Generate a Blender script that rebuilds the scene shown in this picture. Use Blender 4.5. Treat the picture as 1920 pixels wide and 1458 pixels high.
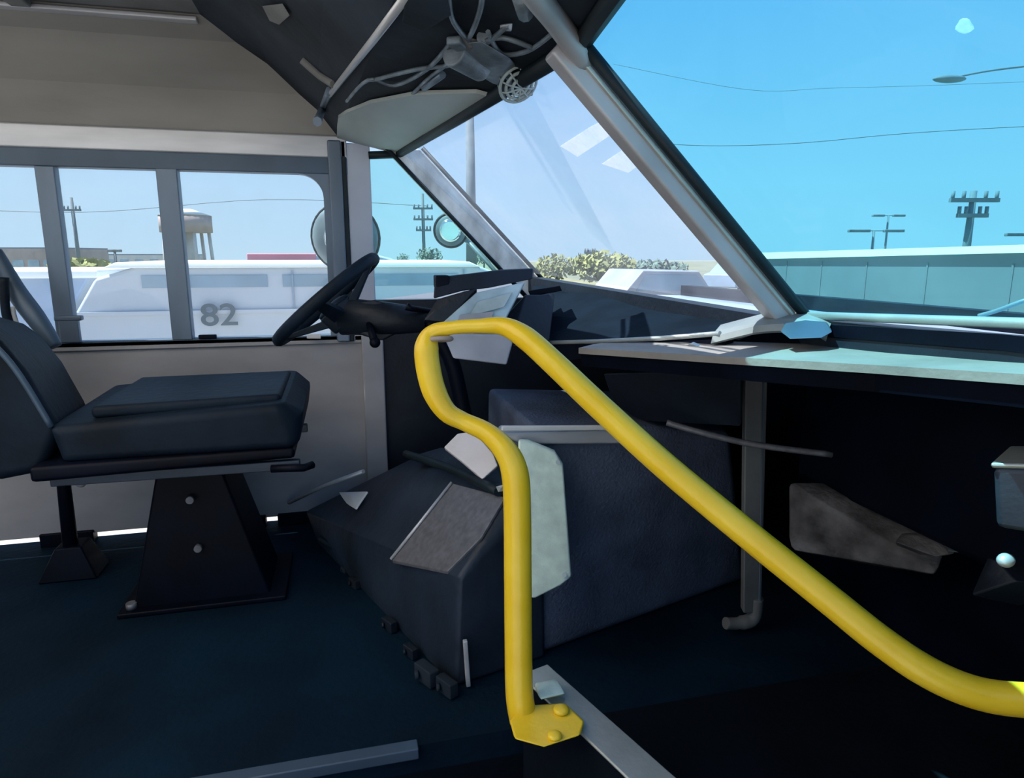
import bpy, bmesh, math, random
from mathutils import Vector, Matrix
random.seed(7)
for o in list(bpy.data.objects): bpy.data.objects.remove(o)
SC = bpy.context.scene; COL = SC.collection
PI = math.pi
# ------------------------------------------------------------------ camera
F = 1250.0; EYE = 0.95
PITCH = math.atan((729-481)/F); YAW = math.radians(76)
cd = bpy.data.cameras.new('camera'); cam = bpy.data.objects.new('camera', cd); COL.objects.link(cam)
cd.sensor_fit = 'HORIZONTAL'; cd.sensor_width = 36; cd.lens = 36*F/1920; cd.clip_start = .02; cd.clip_end = 2000
cam.location = (0, 0, EYE); cam.rotation_euler = (PI/2-PITCH, 0, YAW-PI/2)
SC.camera = cam
# ------------------------------------------------------------------ sky, sun, exposure
W = bpy.data.worlds.new('sky'); SC.world = W; W.use_nodes = True
n = W.node_tree.nodes; l = W.node_tree.links; n.clear()
tc = n.new('ShaderNodeTexCoord'); sp = n.new('ShaderNodeSeparateXYZ'); l.new(tc.outputs['Generated'], sp.inputs[0])
mr = n.new('ShaderNodeMapRange'); mr.inputs[1].default_value = -.02; mr.inputs[2].default_value = .9; l.new(sp.outputs['Z'], mr.inputs[0])
cr = n.new('ShaderNodeValToRGB'); l.new(mr.outputs[0], cr.inputs[0])
e = cr.color_ramp.elements
e[0].position = 0; e[0].color = (.54, .72, .84, 1)
e[1].position = 1; e[1].color = (.13, .33, .72, 1)
m = e.new(.12); m.color = (.50, .70, .88, 1)
m = e.new(.35); m.color = (.32, .55, .86, 1)
ns = n.new('ShaderNodeTexNoise'); ns.inputs['Scale'].default_value = 2.2; ns.inputs['Detail'].default_value = 5
mp = n.new('ShaderNodeMapping'); mp.inputs['Scale'].default_value = (1, 1, 5); l.new(tc.outputs['Generated'], mp.inputs[0]); l.new(mp.outputs[0], ns.inputs[0])
m2 = n.new('ShaderNodeMapRange'); m2.inputs[1].default_value = .52; m2.inputs[2].default_value = .8; m2.inputs[4].default_value = .22; l.new(ns.outputs[0], m2.inputs[0])
mx = n.new('ShaderNodeMixRGB'); l.new(m2.outputs[0], mx.inputs[0]); l.new(cr.outputs[0], mx.inputs[1]); mx.inputs[2].default_value = (.8, .86, .92, 1)
bg = n.new('ShaderNodeBackground'); bg.inputs[1].default_value = .95; l.new(mx.outputs[0], bg.inputs[0])
ow = n.new('ShaderNodeOutputWorld'); l.new(bg.outputs[0], ow.inputs[0])
sd = bpy.data.lights.new('sun', 'SUN'); sd.energy = 10.0; sd.angle = .01; sd.color = (1, .95, .86)
so = bpy.data.objects.new('sun', sd); COL.objects.link(so)
so.rotation_euler = Vector((-.52, .10, 1)).to_track_quat('Z', 'Y').to_euler()
SC.view_settings.view_transform = 'Standard'; SC.view_settings.look = 'None'
SC.view_settings.exposure = 0.25; SC.view_settings.gamma = 1; SC.view_settings.use_curve_mapping = False

# ------------------------------------------------------------------ helpers
def basis():
    p = PITCH; a = YAW
    fw = Vector((math.cos(a)*math.cos(p), math.sin(a)*math.cos(p), -math.sin(p)))
    r = Vector((math.sin(a), -math.cos(a), 0)); return fw, r, r.cross(fw)
FW, RT, UP = basis(); C0 = Vector((0, 0, EYE))
def ray(x, y): return FW+RT*((x-960)/F)+UP*((729-y)/F)
def U(x, y, Y):                       # a point standing at lateral distance Y in the van
    d = ray(x, y); return C0+d*(Y/d.y)
def UX(x, y, X):
    d = ray(x, y); return C0+d*(X/d.x)
def UZ(x, y, Z):
    d = ray(x, y); return C0+d*((Z-EYE)/d.z)
def UD(x, y, D): return C0+ray(x, y)*D

def mat(name, col, rough=.6, metal=0, var=.12, scale=6, bump=.0, spec=.5, col2=None, stretch=(1, 1, 1), bscale=None):
    m = bpy.data.materials.new(name); m.use_nodes = True; n = m.node_tree.nodes; l = m.node_tree.links
    b = n['Principled BSDF']; b.inputs['Roughness'].default_value = rough; b.inputs['Metallic'].default_value = metal
    b.inputs['Specular IOR Level'].default_value = spec
    t = n.new('ShaderNodeTexCoord'); mp = n.new('ShaderNodeMapping'); mp.inputs['Scale'].default_value = stretch
    l.new(t.outputs['Object'], mp.inputs[0])
    ns = n.new('ShaderNodeTexNoise'); ns.inputs['Scale'].default_value = scale; ns.inputs['Detail'].default_value = 5; l.new(mp.outputs[0], ns.inputs[0])
    cr = n.new('ShaderNodeValToRGB'); l.new(ns.outputs[0], cr.inputs[0])
    c = list(col); d = list(col2) if col2 else [max(0, min(1, v*(1+var*1.5))) for v in c]
    a = c if col2 else [v*(1-var*1.5) for v in c]
    cr.color_ramp.elements[0].position = .32; cr.color_ramp.elements[1].position = .68
    cr.color_ramp.elements[0].color = (*a, 1); cr.color_ramp.elements[1].color = (*d, 1)
    l.new(cr.outputs[0], b.inputs['Base Color'])
    if bump:
        n2 = n.new('ShaderNodeTexNoise'); n2.inputs['Scale'].default_value = bscale or scale*12; n2.inputs['Detail'].default_value = 3; l.new(mp.outputs[0], n2.inputs[0])
        bp = n.new('ShaderNodeBump'); bp.inputs['Strength'].default_value = bump; bp.inputs['Distance'].default_value = .01
        l.new(n2.outputs[0], bp.inputs['Height']); l.new(bp.outputs[0], b.inputs['Normal'])
    return m
def glass(name, tint, dirt=.0, dirtcol=(.75, .75, .72), scale=3, gloss=.02, lo=.45, hi=.75):
    m = bpy.data.materials.new(name); m.use_nodes = True; n = m.node_tree.nodes; l = m.node_tree.links; n.clear()
    tr = n.new('ShaderNodeBsdfTransparent'); tr.inputs[0].default_value = (*tint, 1)
    gl = n.new('ShaderNodeBsdfGlossy'); gl.inputs['Roughness'].default_value = .03
    m1 = n.new('ShaderNodeMixShader'); m1.inputs[0].default_value = gloss; l.new(tr.outputs[0], m1.inputs[1]); l.new(gl.outputs[0], m1.inputs[2])
    df = n.new('ShaderNodeBsdfDiffuse'); df.inputs[0].default_value = (*dirtcol, 1)
    tl = n.new('ShaderNodeBsdfTranslucent'); tl.inputs[0].default_value = (*dirtcol, 1)
    ad = n.new('ShaderNodeMixShader'); ad.inputs[0].default_value = .6; l.new(df.outputs[0], ad.inputs[1]); l.new(tl.outputs[0], ad.inputs[2])
    t = n.new('ShaderNodeTexCoord'); ns = n.new('ShaderNodeTexNoise'); ns.inputs['Scale'].default_value = scale; ns.inputs['Detail'].default_value = 6
    l.new(t.outputs['Object'], ns.inputs[0])
    mr = n.new('ShaderNodeMapRange'); mr.inputs[1].default_value = lo; mr.inputs[2].default_value = hi
    mr.inputs[3].default_value = dirt*.35; mr.inputs[4].default_value = dirt; l.new(ns.outputs[0], mr.inputs[0])
    m2 = n.new('ShaderNodeMixShader'); l.new(mr.outputs[0], m2.inputs[0]); l.new(m1.outputs[0], m2.inputs[1]); l.new(ad.outputs[0], m2.inputs[2])
    o = n.new('ShaderNodeOutputMaterial'); l.new(m2.outputs[0], o.inputs[0]); return m

M = dict(
 floor=mat('floor_rubber', (.0018, .0115, .025), .75, 0, .25, 3, .25, .10, bscale=60),
 well=mat('step_well_black', (.003, .006, .011), .7, 0, .2, 5, .2, .10),
 wallp=mat('painted_panel_grey', (.35, .345, .37), .55, 0, .1, 3, .05, .3, stretch=(1, 1, 2)),
 cove=mat('fibre_panel', (.27, .262, .25), .7, 0, .1, 3, .1, .2, stretch=(.6, 1, 2)),
 ceil=mat('ceiling_grey', (.16, .165, .17), .7, 0, .15, 5, .1, .2),
 rail=mat('aluminium_rail', (.52, .53, .57), .38, .35, .08, 4, .02, stretch=(1, 1, 6)),
 lav=mat('lavender_strip', (.42, .46, .56), .5, .1, .06, 6),
 slate=mat('slate_casing', (.028, .042, .066), .5, .1, .2, 9, .05),
 frame=mat('window_frame_blue_grey', (.055, .09, .14), .45, .15, .12, 5, .0),
 mull=mat('anodised_mullion', (.13, .175, .24), .42, .3, .12, 8, .02, stretch=(1, 1, .3)),
 pillar=mat('pillar_brushed_grey', (.66, .68, .66), .6, .0, .2, 18, .15, stretch=(1, 1, .5)),
 post=mat('centre_post_mauve_grey', (.42, .41, .44), .45, .2, .14, 9, .05, stretch=(.5, .5, .5)),
 rubber=mat('black_rubber', (.007, .016, .022), .55, 0, .2, 10, .05, .3),
 dark=mat('dark_cap', (.016, .024, .036), .75, 0, .35, 4, .25, .2, bscale=22),
 darkp=mat('dark_plastic', (.009, .014, .024), .5, 0, .2, 7, .12, .35),
 seat=mat('seat_vinyl', (.005, .012, .024), .6, 0, .3, 6, .2, .18, bscale=40),
 black=mat('black_metal', (.0015, .003, .009), .5, 0, .3, 8, .05, .12),
 header=mat('header_panel_grey_green', (.40, .44, .43), .5, .1, .14, 3, .05, stretch=(1, .4, 3)),
 yellow=mat('yellow_paint', (.86, .55, .016), .3, 0, .06, 14, .06, .5, col2=(.93, .64, .04), bscale=60),
 cowlm=mat('cowl_metal', (.20, .23, .235), .5, .1, .14, 8, .05),
 shelf=mat('dusty_shelf', (.25, .23, .215), .6, .1, .12, 7, .12, .3),
 pad=mat('dash_pad_dark', (.004, .010, .018), .8, 0, .2, 5, .15, .06, bscale=80),
 alum=mat('aluminium_trim', (.42, .45, .44), .4, .5, .12, 8, .05),
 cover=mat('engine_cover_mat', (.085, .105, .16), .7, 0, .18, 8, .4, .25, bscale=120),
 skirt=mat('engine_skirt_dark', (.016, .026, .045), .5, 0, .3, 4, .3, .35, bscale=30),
 glossy=mat('grey_glossy_panel', (.15, .15, .17), .42, .2, .15, 60, .1, stretch=(1, 1, 1)),
 plate=mat('pale_green_plate', (.76, .88, .76), .6, .1, .08, 30, .1),
 white=mat('white_plastic', (.66, .66, .66), .45, 0, .04, 6, .02),
 paper=mat('paper', (.72, .68, .70), .8, 0, .06, 8, .1),
 clus=mat('cluster_face', (.42, .54, .60), .35, .1, .18, 12, .03),
 greyp=mat('grey_paper', (.36, .37, .42), .7, 0, .1, 8, .05),
 carpet=mat('brown_grey_mat', (.12, .115, .12), .9, 0, .5, 9, .6, .2, bscale=50),
 mach=mat('mechanism_grey', (.17, .21, .25), .5, .3, .35, 20, .1),
 clear=mat('pale_plastic', (.36, .44, .46), .35, 0, .15, 14, .02),
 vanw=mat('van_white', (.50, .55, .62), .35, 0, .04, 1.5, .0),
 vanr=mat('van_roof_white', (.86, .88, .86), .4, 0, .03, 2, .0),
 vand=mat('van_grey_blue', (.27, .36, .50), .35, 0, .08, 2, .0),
 vwin=mat('van_glass', (.25, .36, .46), .12, 0, .1, 2, .0),
 vhaze=mat('pale_car_paint', (.34, .37, .43), .3, 0, .1, 2, .0),
 shadedb=mat('trailer_shaded', (.13, .155, .17), .5, 0, .05, 1.2, .0),  # white trailer side, darkened in the colour to look unlit
 red=mat('red_paint', (.80, .26, .30), .4, 0, .1, 2, .0),
 tan=mat('tan_paint', (.34, .28, .27), .7, 0, .1, 1, .0),
 concrete=mat('pale_concrete', (.52, .52, .52), .8, 0, .08, 1, .0),
 asphalt=mat('asphalt', (.42, .40, .37), .9, 0, .15, .6, .1),
 grass=mat('dry_grass', (.19, .20, .13), .95, 0, .2, .3, .1),
 leaf=mat('hazy_foliage', (.20, .22, .08), .9, 0, .35, 2, .0, col2=(.34, .34, .13)),
 dleaf=mat('dark_foliage', (.12, .18, .15), .9, 0, .35, 2, .0),
 pole=mat('weathered_pole', (.13, .17, .20), .8, 0, .1, 2, .0),
 mirror=mat('mirror_back', (.20, .27, .30), .35, .2, .15, 6, .0),
 mglass=mat('mirror_glass', (.6, .68, .7), .08, .9, .05, 6, .0),
 ink=mat('dark_marking', (.045, .085, .12), .6, 0, .05, 4, .0),
 gl_side=glass('side_glass', (.93, .97, 1.0), .10),
 gl_left=glass('dusty_windscreen_glass', (.90, .95, 1.0), .16, (.78, .76, .80), 5),
 gl_right=glass('cyan_tinted_glass', (.58, .93, 1.0), .03, (.6, .8, .9), 3),
 gl_qtr=glass('quarter_glass', (.78, .98, 1.0), .07),
 smear=glass('glass_smear', (1, 1, 1), .7, (.95, .95, .97), 9, 0, .38, .6),
 glare=glass('glare_spot', (1, 1, 1), .75, (1, 1, 1), 30, 0, .2, .5),  # white diffuse spot painted in for a glare reflection
)

tm = bpy.data.materials.new('fill_light_roof'); tm.use_nodes = True; n = tm.node_tree.nodes; l = tm.node_tree.links; n.clear()  # added unseen roof sheet that lets fill light into the cab
t1 = n.new('ShaderNodeBsdfTranslucent'); t1.inputs[0].default_value = (.95, .86, .72, 1)
t2 = n.new('ShaderNodeBsdfDiffuse'); t2.inputs[0].default_value = (.8, .78, .72, 1)
t3 = n.new('ShaderNodeMixShader'); t3.inputs[0].default_value = .25; l.new(t1.outputs[0], t3.inputs[1]); l.new(t2.outputs[0], t3.inputs[2])
t4 = n.new('ShaderNodeOutputMaterial'); l.new(t3.outputs[0], t4.inputs[0]); M['fill_roof'] = tm
def link(o, parent=None):
    COL.objects.link(o)
    if parent: o.parent = parent; o.matrix_parent_inverse = parent.matrix_world.inverted()
    return o
def tag(o, label=None, cat=None, group=None, kind=None):
    if label: o['label'] = label
    if cat: o['category'] = cat
    if group: o['group'] = group
    if kind: o['kind'] = kind
    return o
def thing(name, loc, label, cat, group=None):
    o = bpy.data.objects.new(name, None); o.location = loc; o.empty_display_size = .05; COL.objects.link(o)
    bpy.context.view_layer.update(); return tag(o, label, cat, group)
class MB:
    def __init__(s): s.b = bmesh.new()
    def box(s, lo, hi):
        lo, hi = Vector(lo), Vector(hi); c = (lo+hi)/2; d = hi-lo
        bmesh.ops.create_cube(s.b, size=1, matrix=Matrix.Translation(c) @ Matrix.Diagonal((abs(d.x), abs(d.y), abs(d.z), 1))); return s
    def bar(s, a, b, w, h, up=(0, 0, 1)):       # box along a-b
        a, b = Vector(a), Vector(b); z = (b-a).normalized(); x = Vector(up).cross(z)
        if x.length < 1e-4: x = Vector((1, 0, 0)).cross(z)
        x.normalize(); y = z.cross(x)
        R = Matrix((x, y, z)).transposed().to_4x4()
        bmesh.ops.create_cube(s.b, size=1, matrix=Matrix.Translation((a+b)/2) @ R @ Matrix.Diagonal((w, h, (b-a).length, 1))); return s
    def tube(s, pts, r, seg=14, smooth=True, cap=True):
        pts = [Vector(p) for p in pts]; rs = r if isinstance(r, (list, tuple)) else [r]*len(pts)
        rings = []; t0 = (pts[1]-pts[0]).normalized(); nx = t0.orthogonal().normalized()
        for i, p in enumerate(pts):
            t = (pts[min(i+1, len(pts)-1)]-pts[max(i-1, 0)]).normalized()
            nx = (nx-t*nx.dot(t)).normalized(); ny = t.cross(nx)
            rings.append([s.b.verts.new(p+(nx*math.cos(2*PI*k/seg)+ny*math.sin(2*PI*k/seg))*rs[i]) for k in range(seg)])
        for i in range(len(rings)-1):
            for k in range(seg):
                f = s.b.faces.new((rings[i][k], rings[i][(k+1) % seg], rings[i+1][(k+1) % seg], rings[i+1][k])); f.smooth = smooth
        if cap: s.b.faces.new(rings[0][::-1]); s.b.faces.new(rings[-1])
        return s
    def cyl(s, a, b, r, r2=None, seg=20): return s.tube([a, b], [r, r if r2 is None else r2], seg)
    def hull(s, pts):
        b2 = bmesh.new()
        for p in pts: b2.verts.new(p)
        bmesh.ops.convex_hull(b2, input=b2.verts[:])
        g = [v for v in b2.verts if not v.link_faces]; bmesh.ops.delete(b2, geom=g, context='VERTS')
        bmesh.ops.dissolve_limit(b2, angle_limit=.02, verts=b2.verts[:], edges=b2.edges[:])
        me = bpy.data.meshes.new('t'); b2.to_mesh(me); b2.free(); s.b.from_mesh(me); bpy.data.meshes.remove(me); return s
    def slab(s, poly, th):                      # polygon with a thickness vector
        th = Vector(th); a = [s.b.verts.new(Vector(p)) for p in poly]; c = [s.b.verts.new(Vector(p)+th) for p in poly]
        s.b.faces.new(a[::-1]); s.b.faces.new(c); k = len(a)
        for i in range(k): s.b.faces.new((a[i], a[(i+1) % k], c[(i+1) % k], c[i]))
        return s
    def grid(s, rows, th=None):                 # rows of points joined into a sheet, given thickness along th
        def sheet(off):
            return [[s.b.verts.new(Vector(p)+off) for p in r] for r in rows]
        A = sheet(Vector((0, 0, 0))); nr, nc = len(rows), len(rows[0])
        for i in range(nr-1):
            for j in range(nc-1): s.b.faces.new((A[i][j], A[i][j+1], A[i+1][j+1], A[i+1][j]))
        if th is not None:
            B = sheet(Vector(th))
            for i in range(nr-1):
                for j in range(nc-1): s.b.faces.new((B[i][j], B[i+1][j], B[i+1][j+1], B[i][j+1]))
            for i in range(nr-1):
                s.b.faces.new((A[i][0], A[i+1][0], B[i+1][0], B[i][0])); s.b.faces.new((A[i][-1], B[i][-1], B[i+1][-1], A[i+1][-1]))
            for j in range(nc-1):
                s.b.faces.new((A[0][j], B[0][j], B[0][j+1], A[0][j+1])); s.b.faces.new((A[-1][j], A[-1][j+1], B[-1][j+1], B[-1][j]))
        return s
    def ball(s, c, r, sc=(1, 1, 1), seg=16, rot=None):
        mtx = Matrix.Translation(Vector(c)) @ (rot or Matrix.Identity(4)) @ Matrix.Diagonal((*[r*v for v in sc], 1))
        g = bmesh.ops.create_uvsphere(s.b, u_segments=seg, v_segments=seg//2+2, radius=1, matrix=mtx)
        for v in g['verts']:
            for f in v.link_faces: f.smooth = True
        return s
    def torus(s, c, nrm, R, r, seg=40, seg2=12, a0=0, a1=2*PI):
        nrm = Vector(nrm).normalized(); x = nrm.orthogonal().normalized(); y = nrm.cross(x)
        full = abs(a1-a0-2*PI) < 1e-6; rings = []
        for i in range(seg if full else seg+1):
            t = a0+(a1-a0)*i/seg; d = x*math.cos(t)+y*math.sin(t); p = Vector(c)+d*R
            rings.append([s.b.verts.new(p+d*r*math.cos(2*PI*k/seg2)+nrm*r*math.sin(2*PI*k/seg2)) for k in range(seg2)])
        N = len(rings)
        for i in range(N if full else N-1):
            for k in range(seg2):
                f = s.b.faces.new((rings[i][k], rings[(i+1) % N][k], rings[(i+1) % N][(k+1) % seg2], rings[i][(k+1) % seg2])); f.smooth = True
        return s
    def build(s, name, m, parent=None, bevel=0, seg=2, sub=0, loc=None):
        bmesh.ops.recalc_face_normals(s.b, faces=s.b.faces[:])
        me = bpy.data.meshes.new(name); s.b.to_mesh(me); s.b.free(); me.materials.append(M[m] if isinstance(m, str) else m)
        o = bpy.data.objects.new(name, me)
        if parent is None:                      # origin at the foot of the thing
            xs = [v.co for v in me.vertices]; c = Vector((sum(v.x for v in xs)/len(xs), sum(v.y for v in xs)/len(xs), min(v.z for v in xs)))
            me.transform(Matrix.Translation(-c)); o.location = c
        else:
            c = parent.matrix_world.translation; me.transform(Matrix.Translation(-c))
        COL.objects.link(o)
        if parent is not None: o.parent = parent
        if bevel:
            b = o.modifiers.new('b', 'BEVEL'); b.width = bevel; b.segments = seg; b.limit_method = 'ANGLE'; b.angle_limit = .6
            me.polygons.foreach_set('use_smooth', [True]*len(me.polygons)); w = o.modifiers.new('w', 'WEIGHTED_NORMAL'); w.keep_sharp = True
        if sub:
            b = o.modifiers.new('s', 'SUBSURF'); b.levels = b.render_levels = sub
        bpy.context.view_layer.update(); return o
def smooth_path(pts, k=8):
    P = [Vector(p) for p in pts]; out = []
    for i in range(len(P)-1):
        p0, p1, p2, p3 = P[max(i-1, 0)], P[i], P[i+1], P[min(i+2, len(P)-1)]
        for j in range(k):
            t = j/k; out.append(.5*((2*p1)+(p2-p0)*t+(2*p0-5*p1+4*p2-p3)*t*t+(3*p1-p0-3*p2+p3)*t**3))
    out.append(P[-1]); return out
def struct(o, label=None): o['kind'] = 'structure'; return tag(o, label)

# ================================================================== THE VAN SHELL
WY = 2.40                    # left wall
RY = -0.35                   # right wall
def hdr(Y):                  # windscreen top edge
    t = abs(Y-1.02)/1.38; return Vector((.36-.16*t, Y, 1.268+.03*t))
def base(Y):                 # windscreen bottom edge
    if Y >= 1.05: t = (Y-1.05)/1.35; return Vector((.80-.15*t, Y, .85+.044*t))
    t = (1.05-Y)/.42; return Vector((.80, Y, .85+.025*min(t, 1.6)))
# floor: driver's deck, front deck, sunken step well
struct(MB().box((-2.2, 1.17, -.06), (1.3, 2.45, 0)).build('floor', 'floor'), 'dark blue-black rubber deck floor under the driver seat')
struct(MB().box((.44, RY, -.06), (1.3, 1.17, 0)).build('floor', 'well'), 'near-black front floor below the dashboard')
struct(MB().box((-2.2, RY, -.36), (.44, 1.17, -.30)).build('floor', 'well'), 'sunken black step well floor at the door')
tr = struct(MB().box((-2.2, 1.155, -.02), (.10, 1.185, .004)).build('trim_1', 'frame', bevel=.003), 'scuffed metal nosing along the deck edge')
# left wall
struct(MB().box((-2.2, WY, .034), (.10, WY+.05, .665)).box((-2.2, WY-.012, .655), (.06, WY+.05, .678)).build('wall_left', 'wallp'), 'grey lower side panel below the sliding windows')
struct(MB().box((.10, WY, 0), (1.3, WY+.05, .80)).build('wall_left', 'darkp'), 'dark kick panel beside the pedals')
struct(MB().box((-1.02, WY-.012, 0), (-.86, WY+.03, .045)).box((-.36, WY-.012, 0), (-.31, WY+.03, .045)).box((-.27, WY-.012, 0), (.10, WY+.03, .045)).build('baseboard_left', 'black', bevel=.003), 'black rubber blocks closing parts of the gap below the side wall')
struct(MB().slab([(-2.2, WY-.02, 1.270), (.03, WY-.02, 1.270), (.03, WY-.02, 1.340), (-2.2, WY-.02, 1.340)], (0, .06, 0)).build('trim_2', 'rail', bevel=.006), 'pale metal rail above the side windows')
struct(MB().grid([[(-2.2, WY, 1.33), (.03, WY, 1.33)], [(-2.2, WY-.02, 1.46), (-.03, WY-.02, 1.46)], [(-2.2, WY-.10, 1.58), (-.20, WY-.10, 1.58)], [(-2.2, WY-.18, 1.625), (-.36, WY-.18, 1.625)]], (0, .03, .02)).build('wall_left', 'cove'), 'brownish grey upper side panel curving to the roof')
struct(MB().box((-2.2, 1.62, 1.625), (-.36, WY-.14, 1.66)).build('ceiling', 'ceil'), 'dark grey ceiling')
struct(MB().grid([[(-4.0, RY, 1.64), (-4.0, 1.62, 1.64)], [(-.36, RY, 1.64), (-.36, 1.62, 1.64)]]).build('ceiling', 'fill_roof'), 'milky translucent roof skin added out of view to light the cab')  # added unseen roof sheet for fill light, not part of the ceiling
struct(MB().bar((-2.2, WY-.17, 1.612), (-.37, WY-.17, 1.612), .035, .012).build('trim_3', 'rail', bevel=.003), 'thin metal strip where side panel meets ceiling')
struct(MB().bar((-2.2, WY-.42, 1.616), (-.33, WY-.42, 1.616), .06, .016).build('trim_4', 'ceil', bevel=.003), 'roof bow running along the ceiling')
for i, X in enumerate((-1.5, -.8)):
    struct(MB().bar((X, RY, 1.612), (X, WY-.2, 1.612), .05, .02).build('trim_%d' % (5+i), 'ceil', bevel=.004), 'roof cross bow above the %s' % ('cargo side' if i == 0 else 'driver'))
# roof cap in front (dark), from the ceiling down to the windscreen header
def cap(Y, s):
    k = [(-.36, 1.625), (-.20, 1.535), (-.06, 1.42), (0, 1.345)]
    h = hdr(Y)
    if s <= 3: return Vector((k[s][0]+(h.x-.2)*s/5, Y, k[s][1]-(1.30-h.z)*s/4))
    return Vector((h.x, Y, h.z+.004))
Ys = [WY, 2.0, 1.6, 1.2, 1.02, .7, .3, 0, RY]
struct(MB().grid([[cap(Y, s) for Y in Ys] for s in range(5)], (.0, 0, .035)).build('ceiling', 'dark'), 'dark front roof cap over the windscreen')
# pale header panel in the left upper corner
g = []
for Y, a in ((WY-.01, .0), (2.25, -.12), (2.1, -.20), (1.95, -.05), (1.75, .16), (1.55, .48), (1.42, .86)):
    p3, p4 = cap(Y, 3), cap(Y, 4); q = (p3.lerp(p4, a) if a >= 0 else p3.lerp(cap(Y, 2), -a)) + Vector((0, 0, -.012)); g.append([q, q.lerp(p4+Vector((0, 0, -.012)), .5), p4+Vector((0, 0, -.012))])
struct(MB().grid(g, (0, 0, .008)).build('trim_7', 'header'), 'pale grey-green corner panel above the left pillar')
struct(MB().tube([hdr(WY)+Vector((.0, -.02, -.008)), hdr(1.7)+Vector((0, 0, -.008)), hdr(1.04)+Vector((0, 0, -.006))], .015, 8).build('trim_8', 'rubber'), 'black gasket along the top of the left windscreen pane')
struct(MB().tube([hdr(1.02)+Vector((.0, 0, -.006)), hdr(.5)+Vector((0, 0, -.008)), hdr(RY)+Vector((0, 0, -.008))], .015, 8).build('trim_9', 'rubber'), 'black gasket along the top of the right windscreen pane')
struct(MB().tube([base(1.04)+Vector((-.004, 0, -.004)), base(.84)+Vector((-.004, 0, -.004)), base(.63)+Vector((-.004, 0, -.004)), base(RY)+Vector((-.004, 0, -.004))], .007, 8).build('trim_10', 'alum'), 'pale bead along the foot of the right windscreen pane')
# left A pillar: brushed face with dark gasket either side
aT = U(748, 280, WY-.01); aB = U(972, 520, WY-.01)
dirA = (aB-aT).normalized()
def strip(a, b, wv, th): return [Vector(a)-Vector(wv)/2, Vector(a)+Vector(wv)/2, Vector(b)+Vector(wv)/2, Vector(b)-Vector(wv)/2]
pw = U(800, 290, WY)-U(752, 290, WY)
struct(MB().slab(strip(aT+Vector((.012, -.03, 0)), aB+dirA*.12+Vector((.012, -.03, 0)), pw*1.25, 0), (0, .07, 0)).build('trim_11', 'pillar', bevel=.008), 'speckled grey left windscreen pillar')
for s in (-.50, .86):
    struct(MB().tube([aT+pw*s+Vector((0, -.034, 0)), aB+dirA*.1+pw*s+Vector((0, -.034, 0))], .007, 8).build('trim_12' if s < 0 else 'trim_13', 'rubber'), 'dark seam on the %s edge of the left pillar' % ('rear' if s < 0 else 'front'))
# centre post
cB = base(1.05); cT = hdr(1.05)
pB = U(1497, 592, 1.05); pT = U(1062, 64, 1.02)
wv = Vector((0.0, -.042, 0))
uu = (pT-pB).normalized(); nn = uu.cross(Vector((0, 1, 0))).normalized()
struct(MB().slab([pB+Vector((0, .030, 0)), pB+Vector((0, -.010, 0)), pT+Vector((0, -.010, 0)), pT+Vector((0, .030, 0))], nn*.040 if nn.x < 0 else nn*-.040).build('trim_14', 'post', bevel=.006), 'mauve-grey centre post of the windscreen')
struct(MB().bar(pB+nn*.012+Vector((0, -.012, 0)), pT+nn*.012+Vector((0, -.012, 0)), .008, .008).build('trim_15', 'alum', bevel=.002), 'pale bead on the centre post')
struct(MB().tube([pB+Vector((0, -.020, .002)), pT+Vector((0, -.020, .002))], .0095, 10).build('trim_16', 'rubber'), 'black gasket beside the centre post')
E1 = cap(1.04, 3)+Vector((0, .0, -.012)); E0 = pT+Vector((0, 0, -.006)); E2 = cap(.84, 4)+Vector((-.03, 0, -.006))
struct(MB().tube(smooth_path([E0+Vector((.03, 0, -.03)), U(1046, 44, .97), U(1005, -8, .90), U(960, -70, .84)], 5), .017, 8).build('trim_17', 'post'), 'grey roof rib continuing the centre post')

# panes
def pane(name, poly, th, m, label, extra=None):
    o = MB().slab(poly, th).build(name, m); struct(o, label); return o
hT = Vector((0, 0, 0))
pane('window_1', [base(2.38), base(1.08), hdr(1.08), hdr(2.38)], (.006, 0, .006), 'gl_left', 'dusty left windscreen pane')
pane('window_2', [base(1.03), base(.84), base(.63), base(RY+.02), hdr(RY+.02), hdr(.5), hdr(1.03)], (.006, 0, .006), 'gl_right', 'cyan tinted right windscreen pane')

# sliding side window: frame, mullions, three panes
sw = thing('window_3', (-.6, WY, .68), None, None); sw['kind'] = 'structure'; sw['label'] = 'three-pane sliding side window beside the driver'
MB().box((-2.2, WY-.015, 1.218), (.03, WY+.04, 1.272)).build('window_frame', 'frame', sw, bevel=.004)
fr = MB().box((-2.2, WY-.012, .664), (.0, WY+.04, .684)); fr.build('window_sill', 'frame', sw, bevel=.003)
xm = [-.875, -.535, -.02]
MB().box((-.892, WY-.010, .68), (-.838, WY+.03, 1.222)).build('mullion', 'mull', sw, bevel=.004)
MB().box((-.556, WY-.016, .68), (-.494, WY+.03, 1.222)).build('mullion', 'mull', sw, bevel=.004)
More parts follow.
